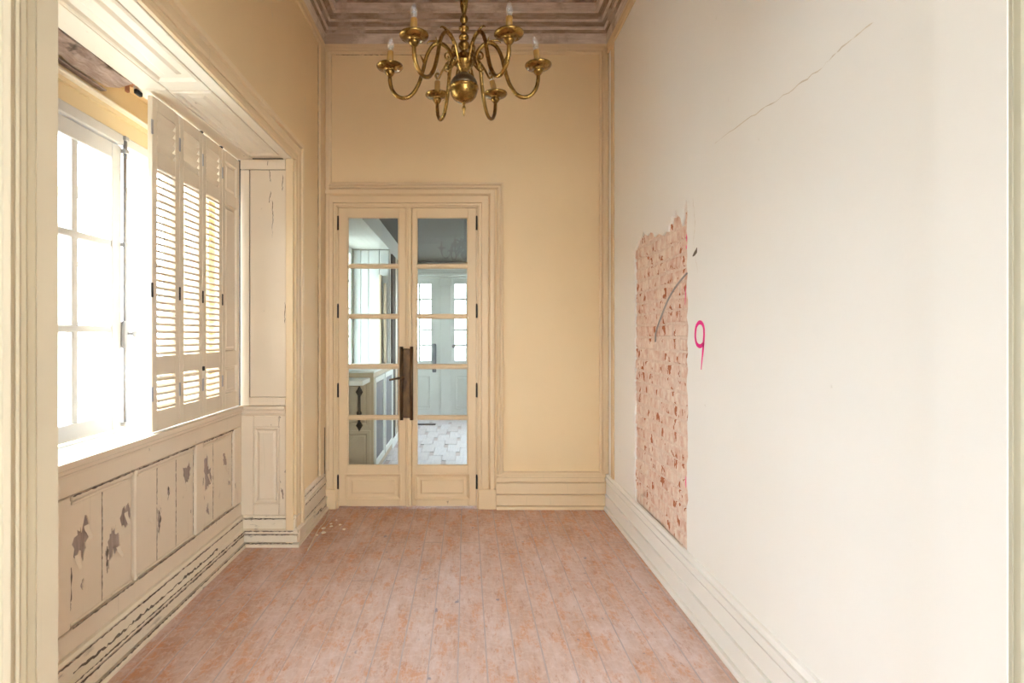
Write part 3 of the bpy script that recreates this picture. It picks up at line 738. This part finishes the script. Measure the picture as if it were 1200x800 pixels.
# ------------------------------------------------------------------ louvred folding shutter
sh = thing('folding_shutter', 'cream louvred folding shutter standing across the right half of the window', 'shutter', (SEAT, 3.24, .932))
LW = .2615; SY = 2.722; Z0, Z1 = .937, 2.552; TH = .024
SECT = [(1.035, 1.207), (1.300, 2.222), (2.297, 2.490)]
slat_mesh = None
def slat_me(w_):
    me = bpy.data.meshes.new('slat'); c = .0195; t = .0055
    v = [(sx*c, sy*w_/2, sz*t) for sx in (-1, 1) for sy in (-1, 1) for sz in (-1, 1)]
    me.from_pydata(v, [], [(0, 1, 3, 2), (4, 6, 7, 5), (0, 4, 5, 1), (2, 3, 7, 6), (0, 2, 6, 4), (1, 5, 7, 3)]); me.materials.append(M['shutter']); me.update(); return me
OW = .172
slat_mesh = slat_me(OW)
for k in range(4):
    ya = SY+k*LW; yb = ya+LW-.004; yo0 = ya+.043; yo1 = yo0+OW
    f = MB(); xa, xb = SEAT-TH, SEAT
    f.box(xa, xb, ya, yo0, Z0, Z1, .003).box(xa, xb, yo1, yb, Z0, Z1, .003)
    for za, zb in ((Z0, SECT[0][0]), (SECT[0][1], SECT[1][0]), (SECT[1][1], SECT[2][0]), (SECT[2][1], Z1)): f.box(xa, xb, yo0, yo1, za, zb)
    leaf = f.build('leaf', M['shutter'], sh)
    if k < 3:
        for si, (za, zb) in enumerate(SECT):
            n = round((zb-za)/.0358)
            for j in range(n):
                o = bpy.data.objects.new('slat', slat_mesh); C.objects.link(o); o.parent = leaf
                o.location = Vector((SEAT-TH/2, (yo0+yo1)/2, za+(j+.5)*(zb-za)/n))-sh.location
                o.rotation_euler = (0, math.radians(-60 if si == 2 else 17)+rnd.uniform(-.05, .05), 0)
    else:
        for za, zb in SECT:
            MB().frame(yo0, yo1, za, zb, [(0, -.004), (.006, -.010), (.018, -.010), (.030, -.005)], on_x(SEAT, 1)).build('panel', M['shutter'], leaf)
    # hinges on the joint and a latch
    for zz in (1.12, 1.62, 2.40):
        MB().box(SEAT-.002, SEAT+.004, ya-.010, ya+.004, zz-.035, zz+.035, .002).build('hinge', M['iron'] if zz == 1.62 else M['zinc'], leaf)
MB().box(SEAT+.0, SEAT+.012, SY+2*LW-.012, SY+2*LW+.002, 1.20, 1.225, .003).build('latch', M['iron'], sh)
for k in (2, 3): MB().box(SEAT-.018, SEAT+.002, SY+k*LW-.012, SY+k*LW+.008, 2.553, 2.564, .003).build('pivot', M['iron'], sh)

# ------------------------------------------------------------------ double glazed doors
dc = setting('trim_12', 'moulded casing with plinth blocks around the double glazed doors')
DC = [(0, 0), (0, .008), (.006, .014), (.022, .014), (.024, .004), (.027, .004), (.029, .018), (.080, .018), (.082, .008), (.085, .008), (.092, .024), (.100, .032), (.128, .032), (.130, .018), (.133, .018), (.136, .022), (.140, 0)]
MB().sweep([(DX1+.0, .16), (DX1+.0, DZ), (DX0+.0, DZ), (DX0, .16)], [(-o*.98, h) for o, h in DC], on_y(YB, -1)).build('casing', M['trim'], dc)
MB().box(DX1, DX1+.142, YB-.034, YB, 0, .16, .004).build('plinth_block', M['trim'], dc)
MB().box(-1.15, DX0, YB-.034, YB, 0, .16, .004).build('plinth_block', M['trim'], dc)
MB().box(DX0-.002, DX0+.014, YB-.004, WB, 0, DZ).build('jamb', M['trim'], dc)
MB().box(DX1-.014, DX1+.002, YB-.004, WB, 0, DZ).build('jamb', M['trim'], dc)
MB().box(DX0, DX1, YB-.004, WB, DZ-.012, DZ+.002).build('head', M['trim'], dc)
def door(name, label, x0, x1, gx0, gx1, hinge_x):
    root = setting(name, label, (hinge_x, YB, 0))
    ya, yb = YB-.002, YB+.040; zb, zt = .018, 2.424
    GZ = [.345, .732, 1.145, 1.551, 1.958, 2.352]
    f = MB().box(x0, gx0, ya, yb, zb, zt, .004).box(gx1, x1, ya, yb, zb, zt, .004).box(gx0, gx1, ya, yb, GZ[5], zt).box(gx0, gx1, ya, yb, zb, .085).box(gx0, gx1, ya, yb, .262, GZ[0])
    f.build('stile_and_rail', M['trim'], root)
    for zz in GZ[1:5]:
        MB().box(gx0, gx1, ya+.004, yb-.004, zz-.013, zz+.013, .005).build('muntin', M['trim'], root)
    for i in range(5):
        a = GZ[i]+(.013 if i else 0); b = GZ[i+1]-(.013 if i < 4 else 0)
        MB().box(gx0+.001, gx1-.001, YB+.018, YB+.021, a, b).build('pane', M['door_glass'], root)
        MB().frame(gx0, gx1, a, b, [(0, .004), (.004, .004), (.008, -.012)], on_y(ya+.002, -1), False).build('glazing_bead', M['trim'], root)
    MB().frame(gx0, gx1, .085, .262, [(0, 0), (.006, -.008), (.018, -.010), (.030, -.010), (.040, -.001), (.044, 0)], on_y(ya, -1)).build('panel', M['trim'], root)
    MB().frame(gx0-.022, gx1+.022, .066, .282, [(0, 0), (0, .005), (.006, .008), (.014, .004), (.018, 0)], on_y(ya, -1), False).build('moulding', M['trim'], root)
    for zz in (2.30, 1.59, .95, .21):
        mb = MB().tube([(hinge_x, ya-.004, zz-.052), (hinge_x, ya-.004, zz+.052)], .0075, 8)
        mb.lathe([(.004, 0), (.008, .004), (.003, .012)], (hinge_x, ya-.004, zz+.052), n=8).build('hinge', M['iron'], root)
    return root
d1 = door('door_1', 'left leaf of the cream glazed double doors with the dark lock', -1.030, -.478, -.957, -.543, -1.033)
d2 = door('door_2', 'right leaf of the cream glazed double doors', -.436, .084, -.398, .016, .087)
MB().box(-.487, -.4385, YB-.020, YB+.040, .018, 2.424, .006).box(-.470, -.460, YB-.028, YB-.018, .018, 2.424, .004).build('meeting_strip', M['trim'], d1)
lk = MB().box(-.524, -.427, YB-.058, YB-.020, .738, 1.290, .006); lk.build('lock_case', M['lock'], d1)
lr = MB().tube([(-.514, YB-.058, .722), (-.514, YB-.058, 1.308)], .014, 12); lr.build('lock_ridge', M['lock'], d1)
lr = MB().tube([(-.434, YB-.058, .722), (-.434, YB-.058, 1.308)], .014, 12); lr.build('lock_ridge', M['lock'], d1)
lv = MB().lathe([(.018, 0), (.018, .010), (.010, .014), (.009, .040)], (-.505, YB-.070, 1.060), Vector((0, -1, 0)), 14)
lv.tube(catmull([(-.505, YB-.105, 1.060), (-.545, YB-.108, 1.056), (-.605, YB-.106, 1.045)], 5), [.009]*5+[.008]*5+[.007], 10)
lv.build('lever_handle', M['lock'], d1)

# ------------------------------------------------------------------ chandelier
CX, CY = -.008, 2.250
ch = thing('chandelier', 'aged brass six-armed chandelier with candle bulbs hanging from the ceiling', 'chandelier', (CX, CY, 2.29))
O = (CX, CY, 0)
MB().lathe([(.002, 2.276), (.004, 2.284), (.0035, 2.292), (.007, 2.300), (.009, 2.306), (.006, 2.312), (.004, 2.318), (.008, 2.325), (.012, 2.330)], O, n=16).build('finial', M['brass'], ch)
ball = []
for k in range(12): a = -PI/2+.2+(PI/2-.2)*k/11; ball.append((.056*math.cos(a), 2.383+.056*math.sin(a)))
MB().lathe(ball+[(.0585, 2.384), (.0585, 2.392), (.056, 2.394)], O, n=32).build('ball', M['brass'], ch)
MB().lathe([(.0555, 2.392)]+[(.0545*math.cos(a*PI/20), 2.394+.048*math.sin(a*PI/20)) for a in range(1, 9)]+[(.016, 2.445)], O, n=32).build('ball_cap', M['dark_brass'], ch)
MB().lathe([(.012, 2.440), (.016, 2.448), (.028, 2.466), (.039, 2.484), (.040, 2.490), (.034, 2.494), (.028, 2.500), (.025, 2.512), (.026, 2.518), (.018, 2.524), (.012, 2.530), (.014, 2.538), (.023, 2.548), (.024, 2.558), (.018, 2.566), (.011, 2.572),
            (.018, 2.578), (.021, 2.586), (.019, 2.592), (.010, 2.602), (.013, 2.612), (.020, 2.618), (.021, 2.624), (.012, 2.632), (.009, 2.640), (.014, 2.646), (.017, 2.656), (.016, 2.664), (.011, 2.672), (.008, 2.678), (.011, 2.690), (.015, 2.71),
            (.017, 2.74), (.015, 2.79), (.010, 2.84), (.014, 2.85), (.014, 2.86), (.006, 2.87)], O, n=24).build('stem', M['brass'], ch)
ROD = MB()
for k in range(16):
    zc = 2.885+k*.068; pts = []
    for j in range(13):
        a = 2*PI*j/12; q = Vector((math.cos(a)*.013, 0, math.sin(a)*.040))
        if k % 2: q = Vector((0, q.x, q.z))
        pts.append(Vector((CX, CY, zc))+q)
    ROD.tube(pts, .0035, 6)
ROD.build('chain', M['brass'], ch)
MB().lathe([(.002, 3.955), (.03, 3.96), (.055, 3.99), (.06, 4.02), (.06, CEIL-.001)], O, n=24).tube([(CX, CY, 3.93), (CX, CY, 3.97)], .004, 8).build('ceiling_rose', M['brass'], ch)
ARM = [(.018, 2.475), (.034, 2.482), (.046, 2.505), (.058, 2.535), (.080, 2.557), (.104, 2.563), (.128, 2.548), (.148, 2.510), (.162, 2.455), (.180, 2.400), (.206, 2.360), (.236, 2.346), (.264, 2.355), (.284, 2.380), (.292, 2.410), (.293, 2.446)]
SCR = [(.046, 2.505), (.062, 2.490), (.080, 2.462), (.092, 2.440), (.100, 2.425), (.108, 2.425), (.112, 2.436), (.106, 2.444), (.100, 2.440)]
SC2 = [(.050, 2.520), (.064, 2.528), (.074, 2.520), (.074, 2.506), (.066, 2.500), (.061, 2.507), (.065, 2.513)]
SC3 = [(.040, 2.478), (.052, 2.462), (.066, 2.452), (.076, 2.458), (.076, 2.470), (.068, 2.474), (.064, 2.466)]
SPK = [(.156, 2.48), (.164, 2.50), (.172, 2.516)]
SPK2 = [(.094, 2.566), (.120, 2.572), (.138, 2.570), (.146, 2.562)]
tilts = {57: (.02, 0), 127: (0, 0), 180: (.05, 0), 246: (.02, 0), 298: (-.26, 0), 2: (-.15, 0)}
for deg in (57, 127, 180, 246, 298, 2):
    a = math.radians(deg); dx, dy = math.cos(a), -math.sin(a)
    P = lambda q: Vector((CX+dx*q[0], CY+dy*q[0], q[1]))
    arm = MB().tube(catmull([P(q) for q in ARM], 5), .0078, 12).build('arm', M['brass'], ch)
    for cv, r0 in ((SCR, .0042), (SC2, .0034), (SC3, .0034)): MB().tube(catmull([P(q) for q in cv], 5), r0, 8).build('scroll', M['brass'], arm)
    for cv, r0, dr in ((SPK, .005, .0035), (SPK2, .006, .004)):
        cc = catmull([P(q) for q in cv], 5); n_ = len(cc)
        MB().tube(cc, [r0-dr*i/(n_-1) for i in range(n_)], 8).build('leaf_spur', M['brass'], arm)
    c0 = P((.293, 0))
    MB().lathe([(.008, 2.432), (.014, 2.438), (.020, 2.446), (.019, 2.452), (.013, 2.457), (.030, 2.459), (.048, 2.464), (.053, 2.470), (.0525, 2.474), (.044, 2.470), (.028, 2.466), (.016, 2.470), (.016, 2.478), (.0135, 2.480)], c0, n=28).build('drip_pan', M['brass'], arm)
    ax = Vector((tilts[deg][0], tilts[deg][1], 1)).normalized(); b0 = Vector((c0.x, c0.y, 2.474))
    MB().lathe([(.0125, 0), (.0125, .056), (.0105, .058)], b0, ax, 18).build('candle_sleeve', M['sleeve'], arm)
    MB().lathe([(.0085, .056), (.009, .064), (.0125, .076), (.0128, .084), (.010, .096), (.0055, .106), (.0015, .112)], b0, ax, 16).build('bulb', M['bulb'], arm)

ch.location.z -= .005

# ------------------------------------------------------------------ small things on the floor
lw = MB().tube(catmull([(-1.085, 4.52, .012), (-1.07, 4.40, .004), (-1.055, 4.25, .004), (-1.06, 4.10, .004), (-1.05, 3.95, .003), (-1.035, 3.78, .003), (-1.03, 3.70, .004)], 6), .0035, 6).build('wire', M['wire'])
tag(lw, 'thin pale wire lying on the floor along the left skirting', 'wire')
rc = random.Random(3)
for k, (x, y) in enumerate(((-1.00, 4.22), (-.985, 4.16), (-1.03, 4.12), (-.93, 4.20), (-1.01, 4.03), (-.98, 4.30), (-.88, 4.10), (-1.04, 3.98))):
    n = 6; s_ = rc.uniform(.008, .017); pts = [(x+s_*math.cos(2*PI*i/n)*rc.uniform(.6, 1.2), y+1.3*s_*math.sin(2*PI*i/n)*rc.uniform(.6, 1.2)) for i in range(n)]
    o = MB().sheet(pts, [], FLAT, .0012, .0045).build('paint_chip', M['chip'])
    tag(o, 'small cream paint chip on the floor beside the pale wire', 'paint chip', 'paint chips by the left skirting')

# ------------------------------------------------------------------ the hall beyond the glass doors
HX0, HX1, HY1, HZ = -.93, 1.30, 9.73, 2.64
hf = MB().box(-1.6, 1.45, WB, HY1+.2, -.10, -.006).build('floor', M['joint_dust']); struct(hf, 'dusty grey board floor of the hall beyond the glass doors')
rh = random.Random(5); y = WB; row = 0
while y < HY1:
    x = -1.0-(row % 2)*.2
    while x < 1.3:
        L = .46
        plank(L-.006, .150, M['hall_plank'], hf, x+.075, y+L/2+rh.uniform(-.01, .01)+(int((x+2)/.155) % 2)*.22, 'hall', rh.uniform(-.001, .001)); x += .155
    y += L; row += 1
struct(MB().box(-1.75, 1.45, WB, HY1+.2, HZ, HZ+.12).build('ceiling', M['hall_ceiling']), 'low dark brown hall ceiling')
struct(MB().box(HX1, HX1+.15, WB, 6.9, 0, HZ).box(HX1, HX1+.15, 7.9, HY1+.2, 0, HZ).box(HX1, HX1+.15, 6.9, 7.9, 0, .9).box(HX1, HX1+.15, 6.9, 7.9, 2.0, HZ).build('wall_hall_right', M['hall_wall']))  # unseen window opening added here to brighten the hall
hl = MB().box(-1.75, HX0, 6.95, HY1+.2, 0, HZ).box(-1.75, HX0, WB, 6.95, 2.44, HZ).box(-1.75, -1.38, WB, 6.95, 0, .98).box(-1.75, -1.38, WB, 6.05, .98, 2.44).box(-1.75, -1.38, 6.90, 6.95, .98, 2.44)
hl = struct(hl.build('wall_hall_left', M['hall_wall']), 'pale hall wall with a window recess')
MB().box(-1.36, HX0-.002, 5.15, 6.95, .94, .985, .004).build('sill_board', M['hall_paint'], hl)
hr = setting('trim_13', 'white painted boards in the hall window recess')
xx = [-1.365, -1.275, -1.18, -1.05, -.935]
for a, b in zip(xx, xx[1:]):
    MB().box(a, b-.006, 6.925, 6.952, .985, 2.43, .004).build('board', M['hall_board'], hr)
MB().box(-1.045, -1.020, 6.84, 6.926, .985, 2.12, .004).build('post', M['tan_paint'], hr)
MB().box(-.992, -.965, 6.86, 6.926, .985, 2.02, .004).build('post', M['tan_paint'], hr)
hw = setting('window_3', 'white hall casement in the recess', (-1.40, 6.05, .98))
f = MB().box(-1.42, -1.385, 6.05, 6.11, .98, 2.44).box(-1.42, -1.385, 6.84, 6.90, .98, 2.44).box(-1.42, -1.385, 6.11, 6.84, .98, 1.05).box(-1.42, -1.385, 6.11, 6.84, 2.37, 2.44).box(-1.42, -1.385, 6.45, 6.50, 1.05, 2.37)
f.build('sash_frame', M['hall_paint'], hw)
for zz in (1.38, 1.71, 2.04): MB().box(-1.415, -1.39, 6.11, 6.84, zz-.011, zz+.011).build('muntin', M['hall_paint'], hw)
for ya, yb in ((6.11, 6.45), (6.50, 6.84)):
    for za, zb in ((1.05, 1.37), (1.39, 1.70), (1.72, 2.03), (2.05, 2.37)): MB().box(-1.404, -1.401, ya, yb, za, zb).build('pane', M['glass'], hw)
# dark doorway casing on the hall's left wall
hd2 = setting('trim_14', 'dark brown doorway strips on the hall left wall')
for y0, y1, mt in ((7.05, 7.35, 'dark'), (7.42, 7.55, 'tan_paint'), (7.60, 8.05, 'hall_ceiling'), (8.12, 8.25, 'hall_paint')):
    MB().box(HX0, HX0+.02, y0, y1, .02, 2.40, .004).build('strip', M[mt], hd2)
bbh = MB().sweep([(HX0, HY1), (HX0, 6.95)], [(0, .20), (.015, .19), (.018, .10), (.03, .09), (.03, 0), (0, 0)], FLAT); struct(bbh.build('baseboard_hall', M['hall_paint']))
# low cabinet with an iron bolt
lc = thing('low_cabinet', 'low tan panelled cabinet with black iron bolt behind left glass door', 'cabinet', (-1.12, 6.2, 0))
MB().box(-1.36, -.90, 5.54, 6.92, .02, 1.03).build('body', M['tan_paint'], lc)
MB().box(-1.37, -.885, 5.50, 6.93, 1.03, 1.05, .006).build('top', M['hall_paint'], lc)
CM = on_y(5.54, -1)
MB().frame(-1.33, -.93, .50, .96, [(0, 0), (0, .014), (.03, .014), (.045, .004), (.06, .012)], CM).build('panel', M['tan_paint'], lc)
MB().frame(-1.33, -.93, .08, .47, [(0, 0), (0, .014), (.03, .014), (.045, .004), (.06, .012)], CM).build('panel', M['tan_paint'], lc)
bx = -1.035; bt = MB().box(bx-.012, bx+.012, 5.505, 5.528, .50, .88, .004)
for zz, s_ in ((.845, .036), (.52, .034)):
    bt.add([(bx-s_, 5.512, zz), (bx-s_*.3, 5.510, zz+.016), (bx, 5.508, zz+s_*1.7), (bx+s_*.3, 5.510, zz+.016), (bx+s_, 5.512, zz), (bx+s_*.3, 5.510, zz-.016), (bx, 5.508, zz-s_*1.7), (bx-s_*.3, 5.510, zz-.016),
            (bx-s_, 5.526, zz), (bx, 5.526, zz+s_*1.7), (bx+s_, 5.526, zz), (bx, 5.526, zz-s_*1.7)], [(0, 1, 2, 3, 4, 5, 6, 7), (8, 11, 10, 9), (0, 8, 9, 2, 1), (2, 9, 10, 4, 3), (4, 10, 11, 6, 5), (6, 11, 8, 0, 7)])
bt.lathe([(.02, 0), (.026, .006), (.014, .016)], (bx, 5.520, .64), Vector((0, -1, 0)), 12)
bt.build('iron_bolt', M['iron'], lc)
for ya, yb in ((5.56, 6.20), (6.24, 6.90)):
    MB().frame(ya, yb, .10, .98, [(0, 0), (0, .018), (.05, .018), (.06, .004)], on_x(-.90, 1), False).build('door_frame', M['hall_paint'], lc)
    MB().box(-.902, -.895, ya+.055, yb-.055, .155, .925).build('door_panel', M['grey_panel'], lc)
fgr = MB().box(-.76, -.47, 8.78, 8.90, 0.001, .012, .003).build('floor_grate', M['iron']); tag(fgr, 'dark flat metal grate on the hall floor beyond the doors', 'grate')

# far hall wall with a glazed door and a glazed side light
wh = MB().box(-1.6, 1.45, HY1, HY1+.2, 2.36, HZ).box(-.452, -.232, HY1, HY1+.2, 0, 2.36).box(.60, 1.45, HY1, HY1+.2, 0, 2.36).box(-1.6, -1.24, HY1, HY1+.2, 0, 2.36).box(-.232, .60, HY1, HY1+.2, 0, .06).build('wall_hall_far', M['hall_paint'])
struct(wh, 'pale hall end wall with pilaster and glazed doors')
ent = MB().sweep([(HX1, HY1), (HX0, HY1)], [(0, 2.36), (.02, 2.365), (.025, 2.40), (.05, 2.41), (.055, 2.44), (.03, 2.45), (.03, 2.50), (.06, 2.53), (.08, 2.56), (.08, 2.60), (0, 2.60)], FLAT)
struct(ent.build('trim_15', M['hall_paint']), 'stepped entablature across the far hall wall')
pil = setting('trim_16', 'white pilaster between the far glazed doors', (-.34, HY1, 0))
MB().box(-.432, -.252, HY1-.03, HY1, .0, 2.24, .004).build('shaft', M['hall_paint'], pil)
MB().box(-.455, -.229, HY1-.05, HY1, 2.22, 2.36, .006).build('capital', M['hall_paint'], pil)
MB().frame(-.40, -.284, .95, 2.15, [(0, .03), (.006, .024), (.012, .024)], on_y(HY1, -1)).build('panel', M['hall_paint'], pil)
def far_door(name, label, x0, x1, px0, px1, ncol):
    r = setting(name, label, ((x0+x1)/2, HY1, 0)); ya, yb = HY1+.02, HY1+.06
    f = MB().box(x0, px0, ya, yb, .02, 2.36).box(px1, x1, ya, yb, .02, 2.36).box(px0, px1, ya, yb, 2.262, 2.36).box(px0, px1, ya, yb, .02, .95)
    f.build('stile_and_rail', M['hall_paint'], r)
    MB().frame(px0+.01, px1-.01, .12, .70, [(0, 0), (0, .010), (.012, .014), (.024, .002), (.06, .008)], on_y(ya, -1)).build('panel', M['hall_paint'], r)
    zs = [.95+k*(2.262-.95)/5 for k in range(6)]; xs = [px0+k*(px1-px0)/ncol for k in range(ncol+1)]
    for zz in zs[1:5]: MB().box(px0, px1, ya+.006, yb-.006, zz-.018, zz+.018).build('muntin', M['hall_paint'], r)
    for xx in xs[1:-1]: MB().box(xx-.018, xx+.018, ya+.004, yb-.004, .95, 2.262).build('muntin', M['hall_paint'], r)
    for i in range(ncol):
        for j in range(5): MB().box(xs[i]+.01, xs[i+1]-.01, ya+.016, ya+.019, zs[j]+.01, zs[j+1]-.01).build('pane', M['glass'], r)
    return r
fd = far_door('door_3', 'pale glazed leaf at the end of the hall with blue-grey lock', -1.25, -.445, -1.19, -.598, 3)
MB().box(-.575, -.508, HY1-.02, HY1+.02, .75, 1.24, .012).build('lock_case', M['grey_panel'], fd)
fd2 = far_door('door_4', 'pale glazed leaf right of the pilaster at the end of the hall', -.24, .61, -.19, .42, 3)
MB().lathe([(.012, 0), (.012, .03), (.03, .035), (.03, .05), (.01, .055)], (-.208, HY1+.02, 1.195), Vector((0, -1, 0)), 12).build('knob', M['grey_panel'], fd2)

# ------------------------------------------------------------------ outside
struct(MB().box(-60, 60, -60, 80, -.7, -.55).build('ground', M['ground']), 'pale paving outside')
bd = thing('building', 'pale washed-out building seen through the left window panes', 'building', (-13.0, 8, -.55))
MB().box(-18.0, -13.0, -16, 34, -.55, 2.9).build('facade', M['facade'], bd)
MB().box(-18.2, -12.8, -16.2, 34.2, 2.9, 3.1).build('roof', M['facade'], bd)
for yy in range(-14, 34, 3):
    for z0 in (.9,): MB().frame(yy, yy+1.1, z0, z0+1.7, [(0, 0), (0, .05), (.10, .05), (.10, -.02)], on_x(-13.0, 1)).build('window', M['facade_win'], bd)
